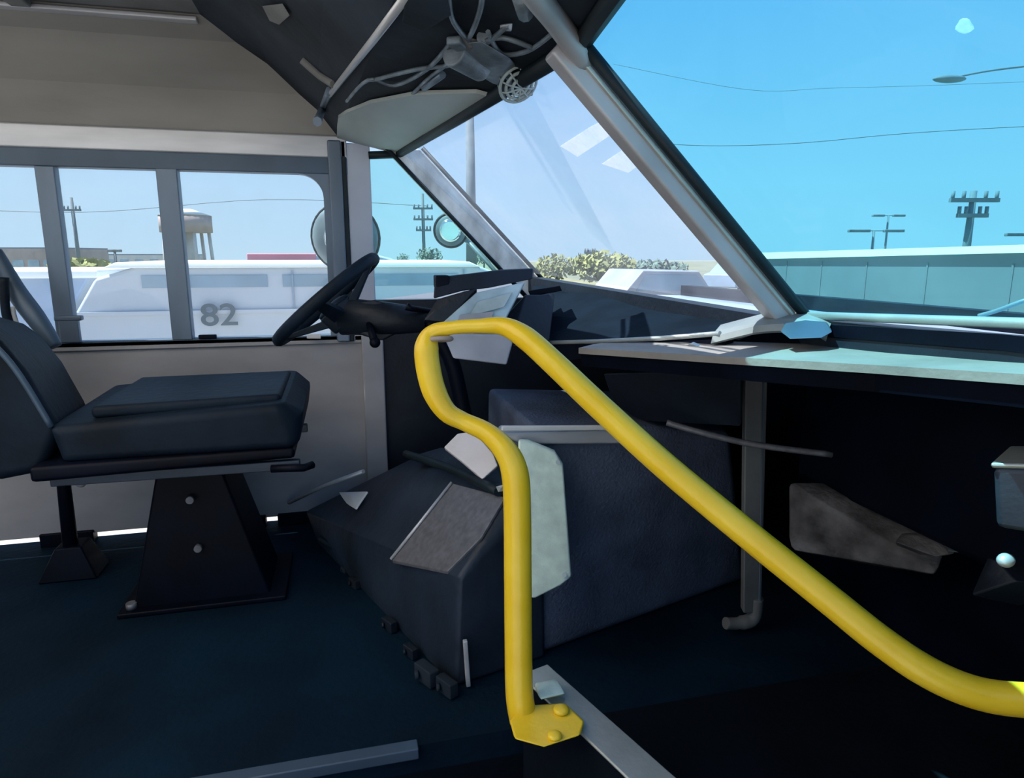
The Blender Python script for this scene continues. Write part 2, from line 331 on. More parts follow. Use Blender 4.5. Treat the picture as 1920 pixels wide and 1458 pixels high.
# front stile with the rounded upper corner
pts = [(-.052, .68)]; 
arc = [(-.052-.075+.075*math.cos(t), 1.217-.075+.075*math.sin(t)) for t in [i*PI/16 for i in range(9)]]
poly = [(-.030, .68), (-.030, 1.222), (arc[-1][0], 1.222)]+[a for a in arc[::-1]]+[(-.052, .68)]
MB().slab([(x, WY-.012, z) for x, z in poly], (0, .04, 0)).build('stile', 'mull', sw)
for a, b in ((-2.2, -.875), (-.865, -.53), (-.52, -.04)):
    MB().box((a, WY+.012, .682), (b, WY+.017, 1.22)).build('pane', 'gl_side', sw)
MB().box((-.475, WY-.022, .682), (-.42, WY-.004, .696)).build('latch', 'black', sw, bevel=.003)
MB().box((-.875, WY-.03, .683), (-.82, WY-.008, .76)).box((-.885, WY-.032, .752), (-.808, WY-.006, .768)).build('latch', 'mull', sw, bevel=.004)
# door post between side window and quarter window
struct(MB().box((-.032, WY-.03, .66), (.012, WY+.04, 1.325)).build('trim_18', 'mull', bevel=.006), 'slate grey door post in front of the sliding window')
struct(MB().box((.010, WY-.020, .66), (.026, WY+.04, 1.325)).build('trim_19', 'rubber', bevel=.003), 'black seal beside the door post')
struct(MB().box((.026, WY-.012, .66), (.105, WY+.02, 1.320)).build('trim_20', 'lav', bevel=.004), 'lavender grey strip behind the quarter window edge')
struct(MB().box((.05, WY-.035, .10), (.125, WY, .70)).build('trim_21', 'wallp', bevel=.006), 'grey upright rib on the wall below the quarter window')
struct(MB().tube([(.10, WY-.01, 1.283), (.20, WY-.01, 1.290)], .013, 8).build('trim_22', 'rubber'), 'black gasket above the quarter window')
pane('window_4', [(.10, WY+.01, .80), (aB.x, WY+.01, .86), (aT.x, WY+.01, 1.285), (.10, WY+.01, 1.285)], (0, .005, 0), 'gl_qtr', 'tall triangular quarter window by the left pillar')
# front and right side closing walls
struct(MB().box((1.28, RY, -.02), (1.32, WY, .84)).build('wall_front', 'black'), 'black firewall below the dashboard')
struct(MB().box((.36, RY-.05, -.36), (1.32, RY, .88)).build('wall_right', 'darkp'), 'dark right side panel ahead of the door')
struct(MB().box((-2.25, RY, -.36), (-2.2, WY, .95)).build('added_wall_back', 'darkp'), 'low bulkhead added out of view to dim the lower side wall')  # added behind the view to keep light off the lower left wall
struct(MB().bar((.44, RY, -.33), (.44, 1.17, -.33), .03, .1).build('trim_23', 'well'), 'black riser foot')
struct(MB().box((.425, RY, -.33), (.455, 1.17, 0)).build('trim_24', 'well'), 'black riser at the front of the step well')
struct(MB().box((-2.2, 1.17, -.33), (.44, 1.19, -.06)).build('trim_25', 'well'), 'black riser beside the step well')
struct(MB().bar(base(WY)+Vector((.02, 0, -.04)), base(1.05)+Vector((.02, 0, -.04)), .05, .05).bar(base(1.05)+Vector((.02, 0, -.035)), base(RY)+Vector((.02, 0, -.035)), .05, .05).build('trim_26', 'darkp'), 'cowl beam beneath the windscreen')
struct(MB().slab([(.83, RY, .80), (1.32, RY, .80), (1.32, WY, .80), (.70, WY, .82), (.84, 1.05, .79)], (0, 0, -.02)).build('trim_27', 'vand'), 'bonnet top outside the windscreen')

# ================================================================== DASHBOARD
dash = thing('dashboard', (.9, 1.2, .60), 'wide dark dashboard with a pale dusty shelf running under the windscreen', 'dashboard')
# pale shelf, front edge towards the camera
S = [(U(1085, 652, 1.30), U(1130, 642, 1.42)), (U(1350, 668, 1.0), U(1370, 640, 1.16)), (U(1640, 684, .76), U(1640, 648, .92)), (U(1930, 702, .56), U(1930, 655, .72)), (U(2500, 740, .33), U(2500, 660, .42))]
for k, (a, b) in enumerate(S): pass
MB().grid([[a for a, b in S], [a.lerp(b, .5)+Vector((0, 0, .001)) for a, b in S], [b for a, b in S]], (0, 0, -.012)).build('shelf', 'shelf', dash, bevel=0)
MB().grid([[a+Vector((.006, .004, -.012)) for a, b in S], [a+Vector((.012, .008, -.040)) for a, b in S]], (.012, .01, 0)).build('fascia', 'black', dash)
# dark recess between shelf and glass on the right
R = [(U(1370, 640, 1.16), U(1380, 625, 1.22)), (U(1560, 650, .97), U(1545, 606, 1.04)), (U(1930, 656, .72), U(1930, 607, .64)), (U(2400, 665, .46), U(2400, 640, .35))]
R = [(b, Vector((.792, b2, base(b2).z-.014))) for (a, b), b2 in zip(S[1:], (1.08, .95, .66, RY+.05))]
MB().grid([[a+Vector((0, 0, -.004)) for a, b in R], [b+Vector((0, 0, -.004)) for a, b in R]], (0, 0, -.02)).build('recess', 'black', dash)
ub = [b+Vector((.0, .0, -.045)) for a, b in S]; uc = [Vector((1.28, y, .70)) for y in (2.35, 1.35, .9, .5, RY+.01)]
MB().grid([ub, uc], (0, 0, -.01)).build('underside', 'black', dash)
# dark pad on the driver's side, sloping up to the glass
padp = [U(1000, 655, 1.75), U(1010, 548, 2.05), U(1060, 541, 2.0), U(1180, 566, 1.7), U(1350, 592, 1.35), U(1395, 606, 1.2), U(1350, 628, 1.12), U(1150, 640, 1.38)]
lowp = [p+Vector((.02, .01, -.10)) for p in padp]
MB().grid([[U(985, 640, 1.75), U(1120, 637, 1.45), U(1240, 631, 1.28), U(1360, 622, 1.13)],
           [U(990, 590, 1.92), U(1120, 598, 1.62), U(1240, 606, 1.40), U(1370, 612, 1.19)],
           [U(1000, 552, 2.05), U(1110, 549, 1.85), U(1230, 571, 1.57), U(1385, 598, 1.23)],
           [U(1000, 535, 2.25), U(1120, 546, 2.0), U(1240, 570, 1.7), U(1395, 595, 1.30)]], (.01, .01, -.02)).build('pad', 'pad', dash)
MB().tube([U(1000, 643, 1.70), U(1120, 640, 1.43), U(1240, 634, 1.26), U(1350, 625, 1.12)], .0050, 8).build('trim_bead', 'alum', dash)
MB().grid([[U(960, 648, 1.8), U(1120, 645, 1.44), U(1240, 641, 1.28), U(1360, 636, 1.12)], [U(960, 690, 1.8), U(1120, 668, 1.44), U(1240, 664, 1.28), U(1360, 656, 1.12)]], (.03, .02, 0)).build('lower_panel', 'black', dash)
# curled aluminium cowl moulding at the post foot
cp = smooth_path([U(1340, 622, 1.14), U(1390, 609, 1.10), U(1430, 600, 1.06), U(1480, 597, 1.02), U(1530, 600, .98), U(1556, 612, .95)], 6)
MB().grid([[p+Vector((.03, .03, .010)) for p in cp], [p for p in cp], [p+Vector((-.01, -.01, -.008)) for p in cp], [p+Vector((-.014, -.012, -.020)) for p in cp]], (.004, .006, -.004)).build('cowl_moulding', 'cowlm', dash)
MB().hull([U(1462, 622, .98), U(1470, 606, 1.0), U(1510, 600, .98), U(1550, 603, .96), U(1562, 622, .93), U(1540, 634, .92), U(1480, 636, .94), U(1500, 606, 1.02), U(1550, 606, 1.0)]).build('cowl_end', 'frame', dash, bevel=.003)
for x, y, c in ((1290, 648, 0), (1630, 648, 1), (1770, 652, 1), (1200, 652, 0), (1430, 645, 1), (1850, 655, 1)):
    pass
# under-dash parts
MB().hull([U(1130, 700, 1.5), U(1390, 690, 1.15), U(1390, 800, 1.2), U(1210, 790, 1.5), U(1150, 760, 1.6), U(1200, 700, 1.7), U(1395, 700, 1.4)]).build('heater_duct', 'darkp', dash, bevel=.006)
MB().box((1.05, RY+.02, .42), (1.27, 1.35, .74)).build('glove_bin', 'black', dash, bevel=.02)
MB().bar(U(1170, 678, 1.45), U(1290, 686, 1.28), .02, .006).build('name_strip', 'frame', dash)
MB().tube(smooth_path([U(1250, 792, 1.30), U(1320, 812, 1.26), U(1420, 834, 1.22), U(1560, 852, 1.16)], 5), .007, 8).build('cable', 'glossy', dash)

# scraps of debris lying on the shelf
for i, (x, y, Y, r, mt, lab) in enumerate(((1300, 646, 1.06, .016, 'white', 'small white scrap on the shelf beside the centre post foot'),
        (1620, 647, .925, .018, 'white', 'small white scrap at the middle of the pale shelf'),
        (1760, 652, .83, .009, 'white', 'tiny white crumb on the back edge of the pale shelf'),
        (1865, 657, .76, .028, 'paper', 'pinkish paper scrap near the right end of the pale shelf'))):
    c = U(x, y, Y); pts = []
    for k in range(9):
        a = k*2*PI/9; pts.append(c+Vector((math.cos(a)*r*random.uniform(.6, 1.1), math.sin(a)*r*random.uniform(.6, 1.1), random.uniform(-.003, .002))))
    pts.append(c+Vector((0, 0, .005)))
    tag(MB().hull(pts).build('paper_scrap', mt), lab, 'scrap')

# ================================================================== INSTRUMENT CLUSTER
cl = thing('instrument_cluster', (.35, 1.75, .80), 'wedge-shaped instrument binnacle with dark hood and pale face behind the steering wheel', 'instrument panel')
MB().grid([[U(815, 520, 1.62), U(870, 514, 1.62), U(935, 506, 1.62), U(1000, 503, 1.62)],
           [U(812, 560, 1.60), U(868, 545, 1.60), U(915, 540, 1.60), U(998, 523, 1.60)]], (.02, .06, 0)).build('hood', 'darkp', cl, bevel=.004)
MB().hull([U(795, 600, 1.58), U(812, 585, 1.58), U(870, 546, 1.58), U(895, 540, 1.58), U(838, 604, 1.57), U(795, 604, 1.60), U(800, 600, 1.72), U(895, 548, 1.72), U(820, 560, 1.60)]).build('side_cheek', 'darkp', cl, bevel=.003)
MB().box(U(818, 540, 1.61), U(837, 515, 1.66)).build('switch', 'black', cl, bevel=.003)
MB().slab([U(830, 604, 1.56), U(893, 548, 1.58), U(985, 528, 1.58), U(945, 604, 1.56)], (.01, .05, -.01)).build('face', 'clus', cl, bevel=.004)
MB().slab([U(895, 566, 1.565), U(960, 548, 1.57), U(945, 575, 1.56), U(880, 592, 1.555)], (.002, .004, 0)).build('gauge_lens', 'clear', cl)
MB().slab([U(862, 590, 1.555), U(926, 584, 1.555), U(920, 600, 1.555), U(858, 602, 1.555)], (.002, .004, 0)).build('label_strip', 'greyp', cl)
MB().hull([U(990, 545, 1.7), U(1050, 535, 1.7), U(1054, 545, 1.7), U(995, 556, 1.7), U(990, 545, 1.8), U(1050, 535, 1.8), U(1054, 545, 1.8)]).build('end_cap', 'black', cl, bevel=.002)
MB().hull([U(940, 600, 1.65), U(985, 552, 1.65), U(1040, 552, 1.7), U(1030, 640, 1.6), U(960, 640, 1.6), U(940, 600, 1.8), U(1040, 552, 1.85), U(1030, 640, 1.8)]).build('bracket', 'darkp', cl, bevel=.004)
# grey sheet hanging under it
gs = MB().slab([U(836, 640, 1.50), U(830, 625, 1.50), U(945, 628, 1.50), U(962, 640, 1.50), U(950, 684, 1.48), U(850, 672, 1.48)], (.004, .02, 0)).build('lower_panel', 'greyp', cl, bevel=.004)
gs['label'] = 'pale grey panel below the binnacle'

# ================================================================== STEERING WHEEL
wc = Vector((-.046, 1.86, .838)); du = Vector((.254, 0, .212)).normalized(); wn = Vector((du.z, 0, -du.x))  # wn points down-forward along the column
wt = thing('steering_wheel', wc+wn*.3, 'black steering wheel seen edge-on, tilted towards the driver seat', 'steering wheel')
wnn = (wn+Vector((0, -.10, 0))).normalized()
MB().torus(wc, wnn, .165, .0165, 56, 12).build('rim', 'seat', wt)
MB().cyl(wc+wnn*.030, wc+wnn*.085, .052, .046, 24).build('hub', 'darkp', wt, bevel=.006)
MB().ball(wc+wnn*.028, .05, (1, 1, .3), 20, wnn.to_track_quat('Z', 'Y').to_matrix().to_4x4()).build('horn_pad', 'seat', wt)
xx = wnn.orthogonal().normalized(); yy = wnn.cross(xx)
for k in range(4):
    a = PI/4+k*PI/2; d = xx*math.cos(a)+yy*math.sin(a)
    MB().hull([wc+d*.162+s*wnn.cross(d)*.012+wnn*t for s in (-1, 1) for t in (-.004, .006)]+[wc+d*.03+s*wnn.cross(d)*.022+wnn*(.05+t) for s in (-1, 1) for t in (-.008, .018)]).build('spoke', 'seat', wt, bevel=.003)
ce = U(800, 600, 1.78)
MB().tube([wc+wnn*.06, (wc+wnn*.06).lerp(ce, .5), ce], [.050, .045, .032], 18).build('column_shroud', 'darkp', wt)
MB().hull([wc+wnn*.07+Vector((-.02, 0, -.02)), U(690, 632, 1.80), U(715, 640, 1.80), U(785, 605, 1.80), U(700, 560, 1.80), U(760, 578, 1.80), U(700, 600, 1.9), U(780, 600, 1.9), U(620, 575, 1.84)]).build('column_cover', 'darkp', wt, bevel=.006)
MB().tube(smooth_path([ce, ce+Vector((.06, 0, -.10)), ce+Vector((.09, .01, -.22)), ce+Vector((.11, .015, -.32))], 4), .022, 12).build('column_shaft', 'black', wt)
MB().tube([U(690, 600, 1.80), U(702, 640, 1.74)], [.008, .011], 10).ball(U(703, 642, 1.74), .014).build('signal_lever', 'black', wt)
MB().tube([U(845, 588, 1.79), U(770, 578, 1.74), U(762, 574, 1.74)], [.006, .008, .011], 10).build('shift_lever', 'black', wt)
tag(MB().hull([U(575, 626, 2.34), U(602, 626, 2.34), U(602, 635, 2.34), U(575, 635, 2.34), U(577, 627, 2.37), U(600, 634, 2.37)]).build('window_handle', 'white', bevel=.003), 'small white pull on the side window sill beneath the steering wheel', 'handle')

# ================================================================== DRIVER SEAT
st = thing('driver_seat', (-.42, 1.95, 0), 'dark navy driver seat on a black pedestal, cut off by the left frame edge', 'seat')
MB().hull([(-.66, 1.70, .475), (-.13, 1.70, .475), (-.66, 2.20, .475), (-.13, 2.20, .475), (-.68, 1.70, .565), (-.16, 1.70, .592), (-.68, 2.20, .575), (-.16, 2.20, .60), (-.115, 1.74, .56), (-.115, 2.16, .565)]).build('seat', 'seat', st, bevel=.03, seg=4)
MB().hull([(-.60, 1.74, .600), (-.17, 1.76, .606), (-.17, 2.14, .606), (-.60, 2.16, .600), (-.60, 1.74, .57), (-.17, 1.76, .57), (-.17, 2.14, .57), (-.60, 2.16, .57)]).build('seat_pad', 'seat', st, bevel=.012, seg=3)
MB().hull([(-.72, 1.68, .44), (-.14, 1.70, .45), (-.72, 2.2, .44), (-.14, 2.2, .45), (-.72, 1.68, .478), (-.14, 1.70, .478), (-.72, 2.2, .478), (-.14, 2.2, .478)]).build('seat_pan', 'black', st, bevel=.01)
# backrest leaning rearwards, side face to us
bk = [(-.60, .56), (-.70, .52), (-.80, .46), (-.95, .50), (-1.05, .90), (-1.02, 1.02), (-.935, 1.0), (-.80, .80)]
bk = [U(x, y, 1.72) for x, y in ((112, 806), (50, 700), (0, 640), (-40, 612), (-120, 590), (-260, 630), (-240, 880), (0, 902), (80, 886))]
MB().hull([(p.x, 1.72, p.z) for p in bk]+[(p.x-.07, 2.12, p.z-.03) for p in bk]).build('backrest', 'seat', st, bevel=.025, seg=4)
MB().tube(smooth_path([U(96, 800, 1.715), U(38, 705, 1.712), U(-8, 650, 1.712), U(-60, 612, 1.715)], 5), .007, 8).build('piping', 'frame', st)
# pedestal
MB().hull([(-.60, 1.86, .0), (-.24, 1.86, .0), (-.24, 2.10, .0), (-.60, 2.10, .0), (-.50, 1.88, .43), (-.36, 1.88, .43), (-.36, 2.08, .43), (-.50, 2.08, .43)]).build('pedestal', 'black', st, bevel=.008)
MB().box((-.63, 1.83, 0), (-.20, 2.13, .015)).build('base_plate', 'black', st, bevel=.004)
for x, z in ((-.428, .31), (-.42, .17)):
    MB().cyl((x, 1.868-.0, z), (x, 1.850, z), .010, seg=14).build('bolt', 'glossy', st)
MB().cyl((-.60, 1.86, .015), (-.60, 1.86, .03), .014, seg=12).build('bolt', 'glossy', st)
MB().bar((-.70, 1.74, .425), (-.13, 1.72, .43), .02, .025).build('slide_rail', 'slate', st, bevel=.003)
MB().bar((-.70, 2.10, .425), (-.13, 2.10, .43), .02, .025).build('slide_rail', 'slate', st, bevel=.003)
MB().tube([(-.20, 1.71, .425), (-.12, 1.70, .425), (-.10, 1.72, .425)], .010, 10).build('adjust_lever', 'black', st)
# rear support leg and its painted-in highlight
MB().tube([(-.80, 2.12, .44), (-.83, 2.14, .30), (-.84, 2.15, .02)], [.020, .018, .022], 12).build('leg', 'black', st)
MB().hull([(-.92, 2.10, 0), (-.76, 2.10, 0), (-.92, 2.22, 0), (-.76, 2.22, 0), (-.87, 2.12, .10), (-.80, 2.12, .10), (-.87, 2.20, .10), (-.80, 2.20, .10)]).build('foot', 'black', st, bevel=.006)
MB().ball(U(152, 905, 2.0), .013).build('leg_highlight', 'rail', st)  # pale ball put in as the highlight on the leg
# folded armrest loop against the window
arm = smooth_path([U(-10, 470, 2.27), U(30, 545, 2.27), U(70, 600, 2.25), U(105, 650, 2.24)], 6)
MB().tube(arm, [.018+.010*math.sin(PI*i/(len(arm)-1)) for i in range(len(arm))], 12).build('armrest', 'frame', st)
MB().tube(smooth_path([U(8, 520, 2.22), U(12, 590, 2.22), U(34, 632, 2.22), U(70, 655, 2.22)], 6), .012, 10).build('armrest_strut', 'seat', st)
bv = smooth_path([U(20, 575, 2.235), U(28, 605, 2.235), U(40, 625, 2.235), U(55, 634, 2.235)], 4)
MB().tube(bv, .010, 10).build('trim_piece', 'white', st)

# ================================================================== ENGINE COVER
ec = thing('engine_cover', (.6, 1.6, 0), 'large charcoal engine cover box between the driver deck and the dashboard', 'engine cover')
MB().hull([(.42, 1.40, 0), (1.12, 1.62, 0), (1.2, 2.05, 0), (.42, 2.05, 0), (.42, 1.45, .553), (.70, 1.46, .545), (1.00, 1.56, .48), (1.15, 2.0, .50), (.42, 2.0, .55)]).build('body', 'cover', ec, bevel=.02, seg=3)
MB().hull([U(932, 812, 1.43), U(1178, 806, 1.43), U(1178, 797, 1.47), U(935, 797, 1.47), U(935, 800, 1.60), U(1178, 798, 1.60), U(1178, 832, 1.43), U(980, 834, 1.43)]).build('top_lip', 'rail', ec, bevel=.006)
MB().bar(U(940, 803, 1.425), U(1168, 801, 1.425), .010, .012).build('edge_highlight', 'white', ec, bevel=.003)  # white bar painting the highlight along the cover's top edge
# sloping dark skirt on the driver side
V = dict(n0=(.20, 1.33, 0), n1=U(862, 1082, 1.34), n2=U(946, 938, 1.42), n3=(.43, 1.39, 0), n4=(.45, 1.42, .43),
         f0=(-.13, 2.22, 0), f1=U(572, 958, 2.25), f2=U(690, 895, 2.30), f3=U(765, 862, 2.15), f4=(.45, 2.15, .32))
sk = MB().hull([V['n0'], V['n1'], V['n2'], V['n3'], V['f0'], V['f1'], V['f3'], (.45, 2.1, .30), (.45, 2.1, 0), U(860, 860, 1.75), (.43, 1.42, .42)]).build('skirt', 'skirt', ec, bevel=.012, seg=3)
def onpl(x, y, A, B, Cc, off=.006):             # a point of the skirt's sloping face, lifted slightly off it
    A, B, Cc = Vector(A), Vector(B), Vector(Cc); nm = (B-A).cross(Cc-A).normalized()
    if nm.dot(C0-A) < 0: nm = -nm
    d = ray(x, y); t = (A-C0).dot(nm)/d.dot(nm); return C0+d*t+nm*off
pl = (V['n1'], V['n2'], V['f1'])
MB().slab([onpl(738, 1052, *pl), onpl(852, 908, *pl), onpl(950, 934, *pl), onpl(905, 1010, *pl), onpl(842, 1073, *pl)], (.002, .002, -.01)).build('tread_panel', 'glossy', ec, bevel=.002)
MB().tube([onpl(738, 1052, *pl, .010), onpl(852, 908, *pl, .010)], .004, 8).build('panel_edge', 'rail', ec)
MB().tube([onpl(550, 948, *pl, .02), onpl(620, 915, *pl, .02), onpl(690, 890, *pl, .02)], .007, 8).build('edge_strip', 'rail', ec)
MB().tube(smooth_path([onpl(770, 858, *pl, .02), onpl(850, 885, *pl, .02), onpl(945, 930, *pl, .02)], 4), .012, 10).build('top_bead', 'rubber', ec)
MB().hull([U(768, 856, 1.95), U(830, 838, 1.9), U(948, 900, 1.55), U(948, 930, 1.48), U(860, 900, 1.7), U(830, 838, 2.0), U(948, 890, 1.7)]).build('ridge', 'skirt', ec, bevel=.01)
# latches / clutter along the lower rear edge
for x, y, r, mm in ((665, 1092, .020, 'mach'), (700, 1105, .016, 'skirt'), (645, 1068, .012, 'mach'), (730, 1170, .022, 'skirt'), (800, 1262, .030, 'mach'), (838, 1285, .026, 'glossy'), (770, 1220, .020, 'skirt'), (812, 1195, .016, 'skirt')):
    Yv = 2.3-(x-560)/310*.98-.02
    c = UZ(x, y, r*.8); MB().bar(c+Vector((-r*.5, r*.9, 0)), c+Vector((r*.5, -r*.9, 0)), r*.9, r*1.3).cyl(c+Vector((-r*.6, 0, 0)), c+Vector((-r*.9, 0, 0)), r*.35, seg=10).build('latch', 'darkp' if mm == 'skirt' else 'dark', ec, bevel=.003)
MB().bar(U(872, 1200, 1.325), U(878, 1285, 1.325), .012, .010).build('hinge_strip', 'rail', ec, bevel=.002)
MB().tube(smooth_path([U(600, 1010, 2.1), U(660, 1050, 1.98), U(720, 1120, 1.78), U(770, 1180, 1.62), U(800, 1235, 1.5)], 5), .010, 8).build('edge_seal', 'rubber', ec)
# light plates
pp = [(990, 826), (1040, 846), (1056, 870), (1072, 1082), (1052, 1098), (1004, 1122), (972, 1122), (972, 826)]
apl = tag(MB().slab([U(x, y, 1.405-(y-826)*.00042) for x, y in pp], (.004, .018, 0)).build('access_plate', 'plate', bevel=.005), 'pale green-grey plate with clipped corners standing behind the yellow rail', 'plate')
MB().cyl(U(1046, 866, 1.387), U(1046, 866, 1.381), .005, seg=10).build('screw', 'alum', apl); MB().cyl(U(1058, 1078, 1.298), U(1058, 1078, 1.292), .005, seg=10).build('screw', 'alum', apl)
pb = [U(832, 838, 1.62), U(858, 812, 1.64), U(890, 808, 1.62), U(925, 850, 1.56), U(934, 872, 1.52), U(905, 898, 1.50), U(868, 866, 1.57)]
tag(MB().slab(pb, (.004, .02, -.012)).build('paper', 'paper', bevel=.004), 'pinkish white folded paper on the engine cover left of the yellow rail', 'paper')
tag(MB().hull([onpl(640, 926, *pl, .012), onpl(694, 925, *pl, .012), onpl(672, 958, *pl, .012), onpl(655, 948, *pl, .012), onpl(668, 936, *pl, .022), onpl(640, 926, *pl, .006), onpl(694, 925, *pl, .006), onpl(672, 958, *pl, .006)]).build('paper_scrap', 'white', bevel=.002), 'bright white triangular scrap on the driver side of the engine cover', 'scrap')
tag(MB().hull([U(930, 912, 1.40), U(946, 908, 1.40), U(948, 920, 1.40), U(934, 922, 1.41), U(940, 914, 1.385)]).build('paper_scrap', 'white'), 'tiny white scrap touching the left side of the yellow rail post', 'scrap')

# ================================================================== SUPPORT STRUT UNDER THE DASH
sp_ = thing('support_strut', (.974, 1.40, 0), 'slim grey upright strut with a bent foot under the dashboard', 'strut')
MB().slab([U(1398, 690, 1.36), U(1440, 690, 1.36), U(1428, 1150, 1.36), U(1394, 1150, 1.36)], (.01, .03, 0)).build('upright', 'ceil', sp_, bevel=.004)
MB().tube(smooth_path([U(1418, 1120, 1.37), U(1412, 1158, 1.37), U(1385, 1168, 1.37), U(1360, 1168, 1.37)], 5), [.018]*10+[.015]*6, 12).build('foot', 'ceil', sp_)
MB().bar(U(1432, 700, 1.355), U(1424, 1140, 1.355), .004, .004).build('edge', 'mull', sp_)

# ================================================================== CLUTTER ON THE FRONT FLOOR
def lump(name, mt, x, y, Y, w, h, d, label, cat, nrm=18, bev=.006):
    c = U(x, y, Y); pts = []
    for _ in range(nrm):
        v = Vector((random.gauss(0, 1), random.gauss(0, 1), random.gauss(0, 1))).normalized(); pts.append(c+Vector((v.x*w, v.y*d, v.z*h)))
    return tag(MB().hull(pts).build(name, mt, bevel=bev), label, cat)
tag(MB().hull([U(1480, 905, 1.25), U(1590, 905, 1.25), U(1700, 960, 1.1), U(1780, 1010, 1.02), U(1760, 1078, .98), U(1640, 1060, 1.1), U(1480, 1030, 1.25), U(1480, 905, 1.33), U(1700, 970, 1.3)]).build('floor_mat', 'carpet', bevel=.01), 'crumpled brown-grey carpet mat bunched under the dashboard', 'mat')
lump('rag', 'carpet', 1730, 1020, .98, .06, .020, .05, 'dusty brown rag in front of the carpet mat under the dashboard', 'rag')
tag(MB().hull([U(1800, 985, .95), U(1850, 985, .95), U(1860, 1010, .93), U(1830, 1040, .90), U(1775, 1035, .93), U(1800, 985, 1.0), U(1850, 990, 1.0)]).build('bracket', 'mach', bevel=.004), 'small grey metal bracket left of the pale-topped box under the dash', 'bracket')
bx = thing('heater_box', U(1900, 1010, .60), 'dark slate box with a bright metal top at the right frame edge under the dash', 'box')
MB().slab([U(1860, 876, .62), U(1990, 880, .57), U(1990, 1010, .57), U(1866, 990, .62)], (.10, .05, 0)).build('body', 'slate', bx, bevel=.008)
MB().slab([U(1856, 868, .62), U(1996, 870, .57), U(1996, 882, .57), U(1858, 878, .62)], (.09, .05, .002)).build('lid', 'alum', bx, bevel=.003)
tag(MB().ball(U(1886, 1050, .64), .012, (1, .8, .8)).build('knob', 'rail'), 'shiny pale round knob below the slate box at the right edge', 'knob')
lump('valve_body', 'darkp', 1890, 1095, .70, .055, .04, .045, 'dark rounded casting carrying the shiny knob under the dashboard', 'casting')
tag(MB().cyl(U(1745, 797, 1.0), U(1745, 797, .99), .006, seg=12).build('button', 'mach'), 'tiny grey button on the black panel under the shelf', 'button')

# ================================================================== STEP WELL LEDGE AND YELLOW RAIL
lg = thing('ledge', (.33, .9, -.3), 'low partition with a pale metal cap beside the step well', 'ledge')
A_, B_ = Vector((.300, 1.04, .215)), Vector((.46, .55, .215)); sv = Vector((.9506, .31, 0))
MB().slab([A_-sv*.022, A_+sv*.022, B_+sv*.022, B_-sv*.022], (0, 0, -.50)).build('panel', 'well', lg)
MB().slab([A_-sv*.030, A_+sv*.030, B_+sv*.030, B_-sv*.030], (0, 0, .006)).build('cap', 'alum', lg, bevel=.003)
hr = thing('grab_rail', UD(985, 1345, 1.08), 'bright yellow bent tube grab rail looping in front of the engine cover', 'handrail')
raw = [(982, 1350, 1.08, .023), (974, 1300, 1.08, .0225), (972, 1200, 1.08, .0225), (971, 1080, 1.08, .0225), (970, 960, 1.08, .0225), (966, 890, 1.08, .0225), (950, 848, 1.08, .020),
       (915, 812, 1.09, .0165), (870, 790, 1.10, .0150), (838, 772, 1.10, .0170), (815, 735, 1.10, .0200), (803, 690, 1.10, .0205), (800, 650, 1.10, .0200), (812, 624, 1.10, .0140),
       (850, 614, 1.09, .0110), (900, 611, 1.08, .0118), (945, 612, 1.07, .0150), (985, 633, 1.05, .0185), (1040, 682, 1.03, .0190), (1120, 758, 1.01, .0195), (1250, 876, .97, .0198), (1400, 1000, .93, .0200),
       (1550, 1120, .89, .0202), (1650, 1200, .865, .0203), (1740, 1260, .845, .0203), (1830, 1298, .83, .0203), (1930, 1312, .815, .0203), (2060, 1306, .80, .0203), (2250, 1290, .78, .0203)]
pp_ = smooth_path([UD(x, y, D) for x, y, D, r in raw], 6); rr = []
for i in range(len(raw)-1):
    for j in range(6): t = j/6; rr.append(raw[i][3]*(1-t)+raw[i+1][3]*t)
rr.append(raw[-1][3])
MB().tube(pp_, rr, 20).build('tube', 'yellow', hr)
fc = UZ(1018, 1352, .222)
MB().hull([UZ(x, y, z) for z in (.222, .236) for x, y in ((955, 1350), (985, 1322), (1060, 1318), (1096, 1352), (1088, 1378), (1020, 1400), (965, 1385))]).build('flange', 'yellow', hr, bevel=.004)
MB().ball(UZ(1052, 1330, .24), .013, (1, 1, .5)).build('bolt', 'yellow', hr)
MB().ball(UZ(1040, 1378, .24), .011, (1, 1, .5)).build('bolt', 'yellow', hr)
tag(MB().hull([UZ(1002, 1280, .24), UZ(1045, 1272, .24), UZ(1060, 1300, .24), UZ(1010, 1312, .24), UZ(1002, 1285, .225), UZ(1062, 1302, .225), UZ(1030, 1276, .25)]).build('bracket', 'plate', bevel=.004), 'pale grey-green clip on the ledge behind the yellow rail foot', 'bracket')
# red tie on the loop
tag(MB().torus(U(826, 640, 1.06)+Vector((.004, .03, 0)), (0, .2, 1), .018, .004, 20, 8).build('cable_tie', 'tan'), 'reddish brown tie on the right side of the yellow rail loop', 'tie')

